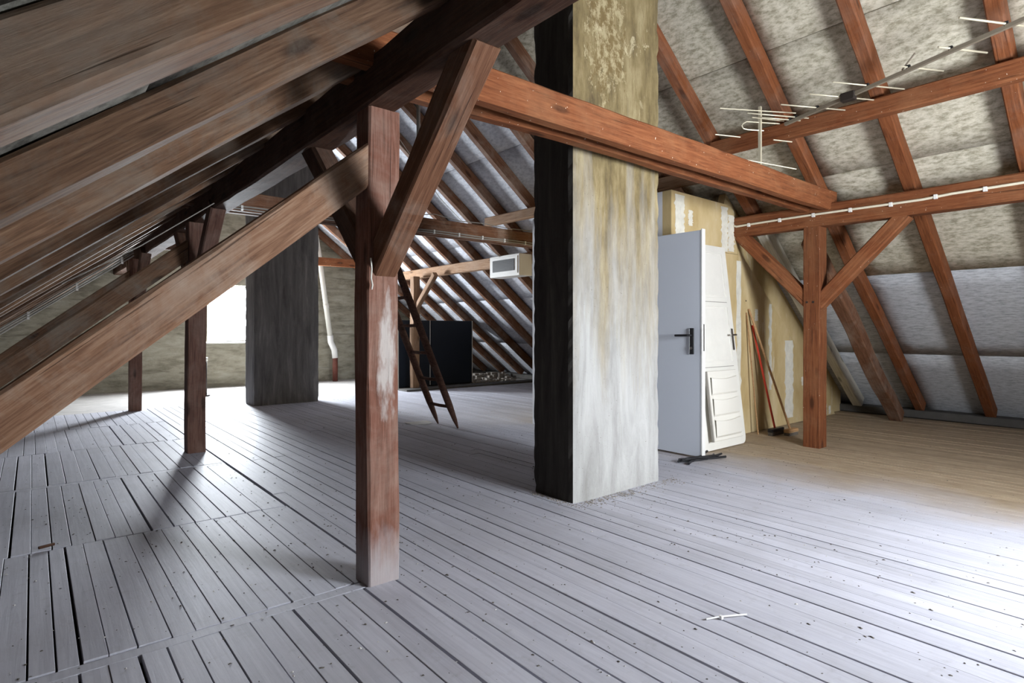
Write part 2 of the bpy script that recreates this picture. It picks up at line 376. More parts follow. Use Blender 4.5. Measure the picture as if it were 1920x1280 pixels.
# ------------------------------------------------------------------ floor of separate boards
floor = struct(MB().box((-2.3, YF-0.2, -0.16), (9.6, YB+0.1, -0.034)).build('floor', 'under'))
MB().box((-2.2, 9.93, -0.034), (9.4, YB+0.05, -0.004)).build('far_floor_screed', 'farfloor', floor)
bmeshes = {}
def board(x0, x1, y0, y1, dz=None):
    w = x1-x0; L = y1-y0; dz = random.uniform(-0.0025, 0.0015) if dz is None else dz
    c = 0.0012
    me = bpy.data.meshes.new('floor_board'); hw, hl = w/2, L/2
    v = []
    for (z, i) in ((-0.03, 0), (-c, 0), (0, c)):
        v += [(-hw+i, -hl+i, z), (hw-i, -hl+i, z), (hw-i, hl-i, z), (-hw+i, hl-i, z)]
    f = [(3, 2, 1, 0), (8, 9, 10, 11)]
    for r in (0, 4):
        f += [(r+j, r+(j+1) % 4, r+4+(j+1) % 4, r+4+j) for j in range(4)]
    me.from_pydata(v, [], f); me.update()
    o = link('floor_board', me, 'floor', floor, Matrix.Translation(((x0+x1)/2, (y0+y1)/2, dz)))
    o.rotation_euler = (0, random.uniform(-0.006, 0.006), random.uniform(-0.0012, 0.0012))
    return o
def gap(): return random.choice((0.0025, 0.003, 0.004, 0.005, 0.005, 0.008))
# left strip: short boards between cross battens
rows = [(YF, 2.428), (2.492, 3.888), (3.892, 5.428), (5.497, 6.945), (6.952, 8.42), (8.425, 9.92)]
known = [-0.012, 0.064, 0.137, 0.211, 0.299, 0.407, 0.485, 0.574, 0.667]
for ri, (y0, y1) in enumerate(rows):
    if ri == 1:
        e = list(known)
        while e[-1] < 1.2: e.append(e[-1]+random.uniform(0.08, 0.105))
        e[-1] = 1.288
        while e[0] > -0.55: e.insert(0, e[0]-random.uniform(0.075, 0.1))
    else:
        x = -0.6; e = []
        while x < 1.21: e.append(x); x += random.uniform(0.078, 0.115)
        e.append(1.288)
    for a, b in zip(e, e[1:]):
        j = random.uniform(0, 0.012)
        board(a+gap()/2, b-gap()/2-(0.006 if random.random() < 0.12 else 0), y0+j, y1-random.uniform(0, 0.008))
for (y0, y1) in ((2.43, 2.488), (5.432, 5.492)):
    board(-0.6, 1.285, y0, y1, -0.002)
# right field: long boards
x = 1.296; edges = [x]
kr = [2.001, 2.111, 2.211, 2.315, 2.425, 2.536, 2.622, 2.68, 2.764, 2.841]
while x < 8.8:
    nx = x+random.uniform(0.085, 0.112)
    if abs(nx-kr[0]) < 0.05 and x < kr[0]: edges += kr; x = kr[-1]; continue
    if x > 6.2: nx = x+random.uniform(0.13, 0.16)
    edges.append(nx); x = nx
for a, b in zip(edges, edges[1:]):
    cut = random.uniform(2.9, 8.6)
    if random.random() < 0.35: cut = 5.43
    g = gap()
    board(a+g/2, b-g/2, YF, cut-0.002); board(a+g/2, b-g/2, cut+0.002, 9.92)
# boards nobody can single out: under the left eave
mb = MB(); x = -2.2
while x < -0.62: mb.box((x, YF, -0.03), (min(x+0.094, -0.605), 9.9, -0.001)); x += 0.098
fb = mb.build('eave_floor_boards', 'floor', floor); fb['kind'] = 'stuff'

# ------------------------------------------------------------------ gable walls and windows
def gable(name, y0, y1, holes, mat):
    """wall following both roof slopes, with rectangular window holes (x0,x1,z0,z1) sorted by x"""
    top = lambda x: min(zl(x), zr(x))+DZ+0.06
    mb = MB(); xs = [-2.25]
    cuts = sorted(set([-2.25, XR, 9.45]+[h[0] for h in holes]+[h[1] for h in holes]))
    for a, b in zip(cuts, cuts[1:]):
        mid = (a+b)/2; hh = [h for h in holes if h[0] <= mid <= h[1]]
        ta, tb = max(top(a), 0.02), max(top(b), 0.02)
        if hh:
            h = hh[0]; mb.box((a, y0, -0.1), (b, y1, h[2])); mb.prism([(a, h[3]), (b, h[3]), (b, tb), (a, ta)], 'y', y0, y1)
        else: mb.prism([(a, -0.1), (b, -0.1), (b, tb), (a, ta)], 'y', y0, y1)
    return struct(mb.build(name, mat))
wb = (2.70, 3.70, 0.90, 2.06)
wf1 = (2.9, 4.0, 0.85, 2.15)
gable('wall_back', YB, YB+0.3, [wb], 'concrete')
gable('wall_front', YF-0.3, YF, [wf1], 'concrete')
def window(name, h, yf, inward, mull=True):
    x0, x1, z0, z1 = h; fw = 0.055; w = struct(empty(name, ((x0+x1)/2, yf, z0)))
    ya, yb = yf-0.03, yf+0.03; mb = MB()
    mb.box((x0, ya, z0), (x0+fw, yb, z1), 0.006).box((x1-fw, ya, z0), (x1, yb, z1), 0.006).box((x0+fw, ya, z0), (x1-fw, yb, z0+fw), 0.006).box((x0+fw, ya, z1-fw), (x1-fw, yb, z1), 0.006)
    mb.build('window_frame', 'whitepaint', w)
    m = (x0+x1)/2
    if mull: MB().box((m-0.03, ya, z0+fw), (m+0.03, yb, z1-fw), 0.006).build('window_mullion', 'whitepaint', w)
    for a, b in (((x0+fw, m-0.03), (m+0.03, x1-fw)) if mull else ((x0+fw, x1-fw),)):
        MB().box((a, yf-0.003, z0+fw), (b, yf+0.003, z1-fw)).build('pane', 'glass', w)
    s0, s1 = (yf-0.16, yf) if inward < 0 else (yf, yf+0.16)
    MB().box((x0-0.04, s0, z0-0.03), (x1+0.04, s1, z0), 0.006).build('window_sill', 'whitepaint', w)
window('window_1', wb, YB+0.10, -1, False)
window('window_2', wf1, YF-0.10, 1)

# ------------------------------------------------------------------ roof slopes: deck + board panels
def slope_mat(side, x, y, off):
    """frame on a slope: local x along ridge, local y up the slope, local z outward"""
    s = 1 if side == 'l' else -1
    ex = Vector((0, 1, 0)) if side == 'r' else Vector((0, -1, 0))
    ey = Vector((s, 0, SL)).normalized(); ez = ex.cross(ey)
    m = Matrix((ex, ey, ez)).transposed().to_4x4()
    p = Vector((x, y, zl(x) if side == 'l' else zr(x)))+ez*off; m.translation = p; return m
ROOF = {}
for side in 'lr':
    f = zl if side == 'l' else zr; s = 1 if side == 'l' else -1
    xe = -2.2 if side == 'l' else 9.42
    mb = MB(); o = DZ+0.035
    mb.prism([(xe, f(xe)+o), (XR, f(XR)+o), (XR, f(XR)+o+0.12), (xe, f(xe)+o+0.12)], 'y', YF-0.3, YB+0.3)
    roof = struct(mb.build('ceiling_left' if side == 'l' else 'ceiling_right', 'deck'))
    ROOF[side] = roof
    # seams measured as deck heights
    zs = [-0.12, 0.92, 1.80, 2.69, 3.56, ZR+DZ-0.01]
    cols = [YF]+[RAFTY[i]-(0.07 if i == 3 else 0) for i in range(1, 20, 2)]+[YB]
    for i, (za, zb) in enumerate(zip(zs, zs[1:])):
        for (ya, yb) in zip(cols, cols[1:]):
            xa = (za-LDZ-1.425)/SL if side == 'l' else (7.04+DZ-za)/SL
            xb = (zb-LDZ-1.425)/SL if side == 'l' else (7.04+DZ-zb)/SL
            xm = (xa+xb)/2; Ls = abs(xb-xa)/CN-0.006; Ly = yb-ya-0.006
            me = bpy.data.meshes.new('roof_panel'); V = []; F = []
            nx, ny = 8, 6
            for t in (0, 1):
                for a in range(ny+1):
                    for b in range(nx+1):
                        px = (b/nx-0.5)*Ly; py = (a/ny-0.5)*Ls
                        sag = noise.noise((px*1.3+ya*3, py*1.7+i*7, 2.0))*0.012-abs(math.sin(a*1.9))*0.002
                        if a in (0, ny): sag *= 0.4
                        V.append((px, py, (0.003 if t == 0 else 0.018)+sag))
            q = (nx+1)*(ny+1)
            for a in range(ny):
                for b in range(nx):
                    k = a*(nx+1)+b; F.append((k, k+nx+1, k+nx+2, k+1)); F.append((q+k, q+k+1, q+k+nx+2, q+k+nx+1))
            ring = [b for b in range(nx+1)]+[a*(nx+1)+nx for a in range(1, ny+1)]+[ny*(nx+1)+b for b in range(nx-1, -1, -1)]+[a*(nx+1) for a in range(ny-1, 0, -1)]
            for u, v2 in zip(ring, ring[1:]+ring[:1]): F.append((u, v2, v2+q, u+q))
            me.from_pydata(V, [], F); me.update()
            for p in me.polygons: p.use_smooth = True
            if side == 'l': mt = 'felt_dark'
            else: mt = 'felt_lit' if ya > 4.2 else 'felt_cool' if i <= 1 else 'felt_warm'
            link('roof_panel', me, mt, roof, slope_mat(side, xm, (ya+yb)/2, LRD if side == 'l' else RD))

# ------------------------------------------------------------------ rafters
def rafter(side, y, mat, label, group=None, skew=0.0, w=0.10, xend=None):
    f = zl if side == 'l' else zr; xe = XL0-0.02 if side == 'l' else XR0+0.02
    ez = Vector((-SL if side == 'l' else SL, 0, 1)).normalized()
    dp = LRD if side == 'l' else RD
    if side == 'l': xe = -1.72
    if xend: xe = xend
    a = Vector((xe, y, f(xe)))+ez*dp*0.5; b = Vector((XR, y+skew, f(XR)))+ez*dp*0.5
    o = timber('rafter', a, b, w, dp-0.004, mat, up=ez, rough=0.006, cham=0.010)
    if label is None:
        mw = o.matrix_world.copy(); r = ROOF[side]; o.parent = r; o.matrix_parent_inverse = world_of(r).inverted(); return o
    return tag(o, label, 'rafter', group)
for k, y in enumerate(RAFTY):
    if abs(y-2.48) < 0.01: lb, g = 'red-brown rafter clasped by the long tie beams above the corner post', None
    elif abs(y-1.75) < 0.01: lb, g = 'red-brown rafter passing behind the antenna bracket and the upper batten beam', None
    elif abs(y-1.02) < 0.01: lb, g = 'red-brown rafter behind the thick near end of the antenna boom', None
    elif abs(y-3.21) < 0.01: lb, g = 'red-brown rafter meeting the end of the beam that carries the antenna', None
    elif y < 0.9: lb, g = None, None
    else: lb, g = 'dark brown rafter in the row beyond the large chimney, against window-lit felt', 'rafters beyond the large chimney'
    rafter('r', y-(0.05 if abs(y-1.02) < 0.01 else 0), 'redraft' if y < 3.5 else 'post', lb, g, skew=(-0.04 if y < 2 else 0.0), xend=6.22 if abs(y-3.21) < 0.01 else None)
    if abs(y-1.02) < 0.01: lb, g = 'dusty broad rafter with a pale lower edge over the short floorboards', None
    elif abs(y-1.75) < 0.01: lb, g = 'dusty brown rafter with a large round knot, beside the pale-edged rafter', None
    elif y < 0.9: lb, g = None, None
    else: lb, g = 'dark dusty rafter of the low slope above the sloping struts', 'rafters above the sloping struts'
    rafter('l', y, 'brown', lb, g, w=0.12)
# knot on the second low rafter
for (ya, yb) in ((YF, 2.69), (3.13, 9.20), (9.73, YB)): timber('ridge_beam', (XR, ya, ZR-0.06), (XR, yb, ZR-0.06), 0.10, 0.16, 'dark', ROOF['l'])

# ------------------------------------------------------------------ purlins, posts, braces, struts, tie beams
XPL, XPR = 1.225, 5.93; PZ0, PZ1 = 2.15, 2.36; TR = [2.48, 6.13, 9.78]
tag(timber('purlin', (XPL, YF, (PZ0+PZ1)/2), (XPL, YB, (PZ0+PZ1)/2), 0.15, PZ1-PZ0, 'dark', rough=0.008, segs=60), 'long dark purlin resting on the row of three posts under the low slope', 'beam')
tag(timber('purlin', (XPR, YF, (PZ0+PZ1)/2), (XPR, 3.34, (PZ0+PZ1)/2), 0.14, PZ1-PZ0, 'red', rough=0.004, segs=30), 'red-brown purlin carrying the cream cable, ending at the plasterboard wall', 'beam')
tag(timber('purlin', (XPR, 5.6, (PZ0+PZ1)/2), (XPR, 10.62, (PZ0+PZ1)/2), 0.14, 0.17, 'new', segs=30), 'pale new purlin beyond the chimney beside the ladder', 'beam')
def post(x, y, w, mat, label, z1=PZ0, d=None):
    o = timber('post', (x, y, -0.002), (x, y, z1+0.003), w, d or w, mat, up=(0, 1, 0), rough=0.006, cham=0.008, segs=20)
    return tag(o, label, 'post')
p1 = post(XPL+0.01, 2.48, 0.155, 'post1', 'red-brown post with whitish scraped patch, braced both ways to the purlin', d=0.14)
p2 = post(XPL-0.03, 6.15, 0.155, 'brownpost', 'reddish timber post midway between the scraped post and the gable')
p3 = post(XPL-0.09, 9.80, 0.15, 'brownpost', 'dark timber post farthest along the low slope, near the gable window')
pr_ = post(5.95, 2.53, 0.16, 'red', 'red-brown post with Y-shaped braces in front of the plasterboard wall')
post(5.70, 9.87, 0.14, 'new', 'pale post beside the dark cabinets behind the ladder', z1=2.17)
for (yy, zz) in ((2.51, 1.42), (2.57, 1.42)):
    MB().tube([(5.862, yy, zz), (5.878, yy, zz)], 0.011, 8).build('bolt', 'iron', pr_)
def brace(x, ya, za, yb, zb, w, h, mat, label, group=None):
    o = timber('brace', (x, ya, za), (x, yb, zb), w, h, mat, up=(0, -math.copysign(1, yb-ya), 1), rough=0.004)
    return tag(o, label, 'brace', group)
for i, (py, m) in enumerate(((2.48, 'post'), (6.15, 'brownpost'), (9.80, 'dark'))):
    nm = ('scraped post', 'middle post of the low slope', 'post nearest the gable window')[i]; xx = (XPL+0.015, XPL-0.02, XPL-0.06)[i]
    brace(xx, py-0.02, 1.44, py-0.80, 2.20, 0.12, 0.125, 'post' if i == 0 else m, 'slanting brace from the %s up towards the pale-edged rafter' % nm if i == 0 else 'slanting brace on the antenna side of the %s' % nm)
    brace(xx, py+0.02, 1.44, py+0.80, 2.20, 0.12, 0.125, 'dark', 'dark slanting brace on the gable-window side of the %s' % nm)
brace(5.94, 2.55, 1.40, 3.30, 2.17, 0.12, 0.125, 'red', 'red-brown brace from the Y-shaped post toward the plasterboard wall')
brace(5.94, 2.49, 1.40, 1.75, 2.17, 0.12, 0.125, 'red', 'red-brown brace from the Y-shaped post leaning away from the plasterboard wall')
brace(5.72, 9.85, 1.55, 9.15, 2.17, 0.09, 0.10, 'new', 'pale slanting brace above the dark cabinets')
def strut(x0, z0, x1, z1, y, w, h, mat, label, wob=None, sh=0.0):
    return tag(timber('strut', (x0, y, z0), (x1, y, z1), w, h, mat, up=(0, 0, 1), rough=0.006, cham=0.014, segs=26, wobble=wob, shear=sh), label, 'strut')
for i, y in enumerate(TR):
    x1 = XPL-0.0675-(0, 0.04, 0.10)[i]; z1 = 1.885; x0 = -1.02; z0 = z1-0.832*(x1-x0)
    strut(x0, z0, x1, z1, y, 0.13, 0.155, ('strut', 'brown', 'brown')[i], ('pale red-brown strut sloping down from the scraped post', 'dusty brown strut sloping down from the middle post of the low slope', 'dark strut sloping down from the post nearest the gable window')[i], sh=0.832)
strut(8.46, 0.055, 6.02, 2.05, 2.60, 0.15, 0.15, 'post', 'wavy-edged red-brown strut rising from the floor to the Y-shaped post', lambda t: 0.016*math.sin(t*13)-0.02*math.exp(-((t-0.22)/0.07)**2))
for i, y in enumerate(TR[:2]):
    for j, dy in enumerate((-0.095, 0.095)):
        t = timber('tie_beam', (0.95, y+dy, 2.39), (5.99, y+dy, 2.39), 0.085, 0.185-0.02*j, 'red' if i == 0 else 'post', rough=0.006, cham=0.01, segs=26)
        tag(t, (('red-brown tie beam crossing in front of the large chimney', 'thinner tie beam paired behind the one crossing the large chimney'),
                ('brown tie beam with clipped cables beyond the large chimney', 'brown tie beam paired behind the one with clipped cables'))[i][j], 'beam')
tag(timber('tie_beam', (0.9, 9.70, 2.39), (3.2, 9.70, 2.39), 0.085, 0.17, 'dark'), 'dark tie beam near the gable window beside the far chimney', 'beam')
tag(timber('tie_beam', (3.7, 11.95, 2.58), (6.1, 11.95, 2.58), 0.10, 0.17, 'red'), 'red-brown beam in front of the white downpipe on the gable', 'beam')
ub = tag(timber('batten_beam', (5.17, YF, 2.91), (5.17, 3.16, 2.91), 0.10, 0.145, 'red', segs=26), 'red-brown flecked beam under the rafters with the antenna lying on it', 'beam')
tag(timber('batten_beam', (5.22, 3.28, 2.70), (5.22, 6.92, 2.74), 0.09, 0.13, 'new'), 'pale batten beam above the plasterboard box, showing past the chimney', 'beam')
tag(timber('wall_plate', (9.02, YF, 0.05), (9.02, YB, 0.05), 0.30, 0.10, 'mat', rough=0.008), 'low dusty wall plate along the rafter feet of the felted slope', 'beam')
timber('wall_plate', (-1.85, YF, 0.04), (-1.85, YB, 0.04), 0.28, 0.08, 'mat', ROOF['l'], rough=0.008)

# ------------------------------------------------------------------ chimneys
def chimney(x0, x1, y0, y1, z1, mat, label, seed, toned=None):
    V = []; F = []; nz = 90; na, nb = 16, 9; cx, cy = (x0+x1)/2, (y0+y1)/2
    ring = [(x0+(x1-x0)*i/na, y0) for i in range(na)]+[(x1, y0+(y1-y0)*i/nb) for i in range(nb)]+[(x1-(x1-x0)*i/na, y1) for i in range(na)]+[(x0, y1-(y1-y0)*i/nb) for i in range(nb)]
    corner = {0, na, na+nb, 2*na+nb}; n = len(ring)
    for k in range(nz+1):
        z = -0.003+(z1+0.003)*k/nz
        for j, (x, y) in enumerate(ring):
            d = noise.noise((x*2.5+seed, y*2.5, z*2.5))*0.007+noise.noise((x*14+seed, y*14, z*14))*0.002
            ux, uy = (x-cx)/abs(x1-x0)*2, (y-cy)/abs(y1-y0)*2
            if j in corner:
                c = 0.006+0.012*max(0, noise.noise((seed+j, z*7, 3.3)))+0.010*max(0, noise.noise((seed+j*3, z*23, 1.3)))
                V.append((x-math.copysign(c, ux)-cx, y-math.copysign(c, uy)-cy, z))
            else:
                nx_ = math.copysign(1, ux) if abs(abs(ux)-1) < 1e-4 else 0; ny_ = math.copysign(1, uy) if abs(abs(uy)-1) < 1e-4 else 0
                V.append((x+nx_*d-cx, y+ny_*d-cy, z))
    for k in range(nz):
        for j in range(n):
            a = k*n+j; b = k*n+(j+1) % n; F.append((a, b, b+n, a+n))
    F.append(tuple(range(n-1, -1, -1))); F.append(tuple(nz*n+j for j in range(n)))
    o = pyd('chimney', V, F, mat, None, Matrix.Translation((cx, cy, 0)))
    if toned:
        o.data.materials.append(M[toned])
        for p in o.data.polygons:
            if p.normal.x < -0.8: p.material_index = 1  # only faces toward negative x take the darker plaster
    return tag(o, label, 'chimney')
ch1 = chimney(2.755, 3.69, 2.71, 3.11, 4.34, 'plaster', 'tall plastered chimney with yellow stains, crossed by the red-brown tie beam', 3.1, 'blackplaster')
ch2 = chimney(2.57, 3.57, 9.22, 9.69, 4.30, 'soot', 'dark sooty chimney shaft beside the bright gable window', 8.4)

# ------------------------------------------------------------------ plasterboard partition
YW = 3.33; XW = 4.73; ZW = 2.47
def wline(x): return zr(x)+DZ-0.01
wp = MB()
wp.prism([(XW, 0), (8.92, 0), (8.92, wline(8.92)), (5.86, ZW-0.02), (5.86, ZW), (XW, ZW)] if False else [(XW, 0), (8.9, 0), (wline(0)/SL if False else 8.9, max(0.02, wline(8.9))), (5.86, wline(5.86)), (5.80, ZW), (XW, ZW)], 'y', YW+0.10, YW+0.18)
wp.box((XW, YW+0.18, 0), (XW+0.08, 3.80, ZW)).box((XW, 4.65, 0), (XW+0.08, 5.25, ZW)).box((XW, 3.80, 2.06), (XW+0.08, 4.65, ZW)).box((XW, 5.25, 0), (8.7, 5.33, 0.2)).prism([(XW, 0.2), (8.7, 0.2), (5.86, zr(5.86)), (5.8, ZW), (XW, ZW)], 'y', 5.25, 5.33).box((XW, YW+0.18, ZW), (5.8, 5.33, ZW+0.03))
part = struct(wp.build('wall_partition', 'gypsum'))
def pedge(x): return 7.04-SL*x-0.37
def panel(poly, y0, y1, mat='gypsum', name='plasterboard_panel'): return MB().prism(poly, 'y', y0, y1).build(name, mat, part)
panel([(XW-0.012, 1.97), (5.72, 1.97), (5.72, ZW+0.01), (XW-0.012, ZW+0.02)], YW, YW+0.1)
panel([(XW-0.012, 0.003), (5.935, 0.003), (5.935, 1.965), (XW-0.012, 1.965)], YW, YW+0.1)
panel([(5.725, 1.97), (5.935, 1.97), (5.935, 2.13), (5.86, 2.40), (5.80, ZW), (5.725, ZW)], YW+0.005, YW+0.1)
panel([(5.94, 0.003), (7.13, 0.003), (7.13, pedge(7.13)), (5.94, pedge(5.94))], YW, YW+0.1)
panel([(7.135, 0.003), (8.46, 0.003), (7.135, pedge(7.135))], YW, YW+0.1)
for (ya, yb, za) in ((YW+0.1, 3.80, 0.003), (4.65, 5.33, 0.003), (3.80, 4.65, 2.06)): MB().box((XW-0.012, ya, za), (XW, yb, ZW+0.02)).build('lining_board', 'whiteboard', part)
def ragged(x0, x1, z0, z1, y, name='joint_compound_band', amp=0.03, seed=0):
    n = 26; L = [(x0+(noise.noise((k*0.45, seed, 0))+0.6*noise.noise((k*1.7, seed, 3)))*amp, z0+(z1-z0)*k/n) for k in range(n+1)]
    R = [(x1+(noise.noise((k*0.6, seed, 7))+0.6*noise.noise((k*1.9, seed, 4)))*amp, z0+(z1-z0)*k/n) for k in range(n+1)]
    MB().prism(L+R[::-1], 'y', y-0.0035, y+0.001).build(name, 'compound', part)
ragged(4.78, 4.93, 1.98, 2.46, YW, seed=1); ragged(5.60, 5.72, 1.98, 2.45, YW, seed=2); ragged(5.74, 5.86, 1.99, 2.38, YW+0.005, seed=5)
ragged(7.02, 7.22, 0.08, 1.02, YW, seed=3, amp=0.035); ragged(5.90, 5.99, 0.2, 1.9, YW, seed=4)
ragged(7.62, 7.70, 0.1, 0.62, YW, seed=6); ragged(8.12, 8.19, 0.02, 0.16, YW, seed=7); ragged(8.25, 8.31, 0.02, 0.13, YW, seed=9)
ragged(6.62, 6.68, 0.45, 1.45, YW, seed=11, amp=0.03)
for (px, pz, q) in ((5.0, 2.18, 0.07), (6.3, 1.25, 0.06), (7.45, 0.45, 0.05), (7.9, 0.3, 0.045)): ragged(px, px+q, pz, pz+q*2.2, YW, 'filler_patch', 0.02, px)
tag(timber('whitewashed_batten', (6.24, 3.205, zr(6.24)+0.07), (8.93, 3.205, zr(8.93)+0.07), 0.12, 0.15, 'white_raft', up=(SL, 0, 1)), 'whitewashed sloping batten along the edge of the plasterboard wall', 'batten')
MB().tube([(6.10, YW-0.004, 1.47), (6.10, YW+0.01, 1.47)], 0.008, 8).build('nail', 'iron', part)

# ------------------------------------------------------------------ grey open door
d1 = struct(empty('door_1', (4.60, 3.76, 0)))
MB().box((4.575, 2.915, 0.02), (4.612, 3.76, 2.035), 0.002).build('door_leaf', 'greydoor', d1)
MB().box((4.572, 2.904, 0.02), (4.622, 2.918, 2.045), 0.002).build('leaf_edge', 'whitepaint', d1)
MB().box((4.590, 2.9015, 0.96), (4.606, 2.905, 1.20), 0.001).build('lock_strike', 'chrome', d1)
hp = MB().box((4.560, 2.985, 0.93), (4.576, 3.03, 1.165), 0.006).build('handle_plate', 'black', d1)
MB().tube([(4.568, 3.008, 1.10), (4.527, 3.008, 1.10), (4.520, 3.02, 1.10), (4.520, 3.15, 1.098)], 0.0105, 10).build('lever', 'black', hp)
MB().tube([(4.565, 3.008, 0.985), (4.553, 3.008, 0.985)], 0.013, 12).build('lock_cylinder', 'chrome', hp)
MB().box((XW-0.02, 3.80, 0), (XW+0.09, 3.84, 2.06)).box((XW-0.02, 4.61, 0), (XW+0.09, 4.65, 2.06)).box((XW-0.02, 3.84, 2.02), (XW+0.09, 4.61, 2.06)).build('door_frame', 'whitepaint', d1)
for z in (0.25, 1.05, 1.80): MB().tube([(4.64, 3.77, z), (4.64, 3.77, z+0.10)], 0.012, 10).box((4.612, 3.755, z+0.01), (XW-0.012, 3.785, z+0.09)).build('hinge', 'chrome', d1)

# ------------------------------------------------------------------ old white door leaning on the partition
LEAN = math.atan2(0.24, 2.0)
od = empty('old_door', (5.15, 3.045, 0.0)); od.rotation_euler = (-LEAN, 0, 0); bpy.context.view_layer.update()
tag(od, 'old white panelled door leaning against the plasterboard wall', 'door')
def local(parent, o): o.parent = parent; o.matrix_parent_inverse = Matrix(); o.matrix_basis = o.matrix_world.copy() if False else o.matrix_basis; return o
def lb(mb, name, mat, parent):
    o = mb.build(name, mat); o.parent = parent; return o
outl = [(-0.44, 0.008), (0.38, 0.008)]+[(0.38+0.06*math.sin(a), 0.068-0.06*math.cos(a)) for a in (0.5, 1.0, 1.57)]+[(0.44, 2.02), (-0.44, 2.02)]
leaf = lb(MB().prism(outl, 'y', 0.0, 0.038), 'door_leaf', 'oldwhite', od)
for (z0, z1) in ((0.82, 1.40), (1.48, 1.95)):
    fr = MB()
    for (a, b, c, e) in ((-0.36, z0, 0.36, z0+0.012), (-0.36, z1-0.012, 0.36, z1), (-0.36, z0, -0.348, z1), (0.348, z0, 0.36, z1)): fr.box((a, -0.008, b), (c, 0.001, e))
    lb(fr, 'panel_moulding', 'oldwhite', od)
    lb(MB().box((-0.33, -0.004, z0+0.03), (0.33, 0.001, z1-0.03), 0.002), 'door_panel', 'oldwhite', od)
for z in (0.79, 1.44): lb(MB().box((-0.44, -0.0015, z-0.003), (0.36, 0.0005, z+0.003)), 'seam_line', 'wire', od)
hp2 = lb(MB().box((0.375, -0.008, 0.95), (0.41, 0.0, 1.17), 0.003), 'handle_plate', 'chrome', od)
lv = lb(MB().tube([(0.392, -0.006, 1.10), (0.392, -0.05, 1.10), (0.38, -0.055, 1.10), (0.28, -0.055, 1.10)], 0.009, 8), 'lever', 'chrome', od)
# wall rack with three pockets, standing against the old door
rk = empty('letter_rack', (5.17, 2.99, 0.10)); rk.rotation_euler = (-LEAN, 0, 0)
tag(rk, 'cream plastic three-pocket letter rack on the front of the old white door', 'rack')
lb(MB().box((-0.25, 0.006, 0.0), (0.27, 0.024, 0.66), 0.006), 'back_plate', 'rack', rk)
for i in range(3):
    z0 = 0.03+0.20*i; V = []; F = []; n = 10
    for r, (zz, dy) in enumerate(((z0, 0.0), (z0+0.02, -0.022), (z0+0.165, -0.034), (z0+0.17, -0.028), (z0+0.17, 0.0))):
        for k in range(n+1):
            u = k/n*2-1; bow = 1-u*u*0.35
            V.append((u*0.225+0.01, 0.008+dy*bow, zz-(0.018*(1-u*u) if r >= 2 else 0)))
    for r in range(4):
        for k in range(n): a = r*(n+1)+k; F.append((a, a+1, a+n+2, a+n+1))
    o = pyd('pocket', V, F, 'rack'); o.parent = rk
lb(MB().box((-0.266, 0.0, 0.0), (-0.25, 0.024, 0.66), 0.003), 'side_strip', 'wire', rk)

# ------------------------------------------------------------------ broom and mop against the partition
def tilt(a, b, t): return tuple(a[i]+(b[i]-a[i])*t for i in range(3))
r0, r1 = (6.30, 3.10, 0.06), (6.22, YW-0.012, 1.20)
rb = empty('red_broom', (6.30, 3.10, 0)); tag(rb, 'red-handled broom leaning on the plasterboard wall beside the old door', 'broom')
MB().tube([r0, r1], 0.011, 10).build('handle', 'redplastic', rb)
MB().box((6.16, 3.06, 0.035), (6.44, 3.12, 0.075), 0.012).build('broom_head', 'black', rb)
MB().box((6.17, 3.065, 0.0), (6.43, 3.115, 0.04)).build('bristles', 'bristle', rb)
w0, w1 = (6.40, 2.98, 0.06), (6.14, YW-0.012, 1.38)
wbm = empty('wooden_broom', (6.40, 2.98, 0)); tag(wbm, 'wooden-handled brush leaning crosswise over the red broom', 'broom')
MB().tube([w0, w1], 0.012, 10).build('handle', 'pole', wbm)
MB().box((6.30, 2.94, 0.03), (6.52, 3.01, 0.07), 0.012).build('brush_head', 'pole', wbm)
MB().box((6.31, 2.945, 0.0), (6.51, 3.005, 0.035)).build('bristles', 'bristle', wbm)
tag(MB().tube([(6.16, 3.22, 0.0), (6.10, YW-0.008, 1.34)], 0.008, 8).build('thin_stick', 'pole', None, (6.16, 3.22, 0)), 'thin wooden stick upright between the old door and the red broom', 'stick')

# ------------------------------------------------------------------ ladder
ld = empty('ladder', (3.83, 5.87, 0)); tag(ld, 'old dark wooden ladder with tapered feet beyond the large chimney', 'ladder')
def lp(y, z): return (3.845-0.435*z, y, z)
for y in (5.66, 6.09):
    y1 = 5.66+(y-5.66)*1.0
    MB().tube([lp(y, 0.0), lp(y, 0.10), lp(y, 0.28), lp(y, 1.2), lp(y, 2.27)], [0.010, 0.028, 0.042, 0.044, 0.040], 8).build('rail', 'brownpost', ld, smooth=True)
for z in (0.26, 0.58, 0.89, 1.20, 1.51, 1.82, 2.12):
    MB().tube([lp(5.66, z), tuple(Vector(lp(5.875, z))+Vector((0.004, 0, -0.006))), lp(6.09, z)], 0.019, 7).build('rung', 'brownpost', ld, smooth=True)

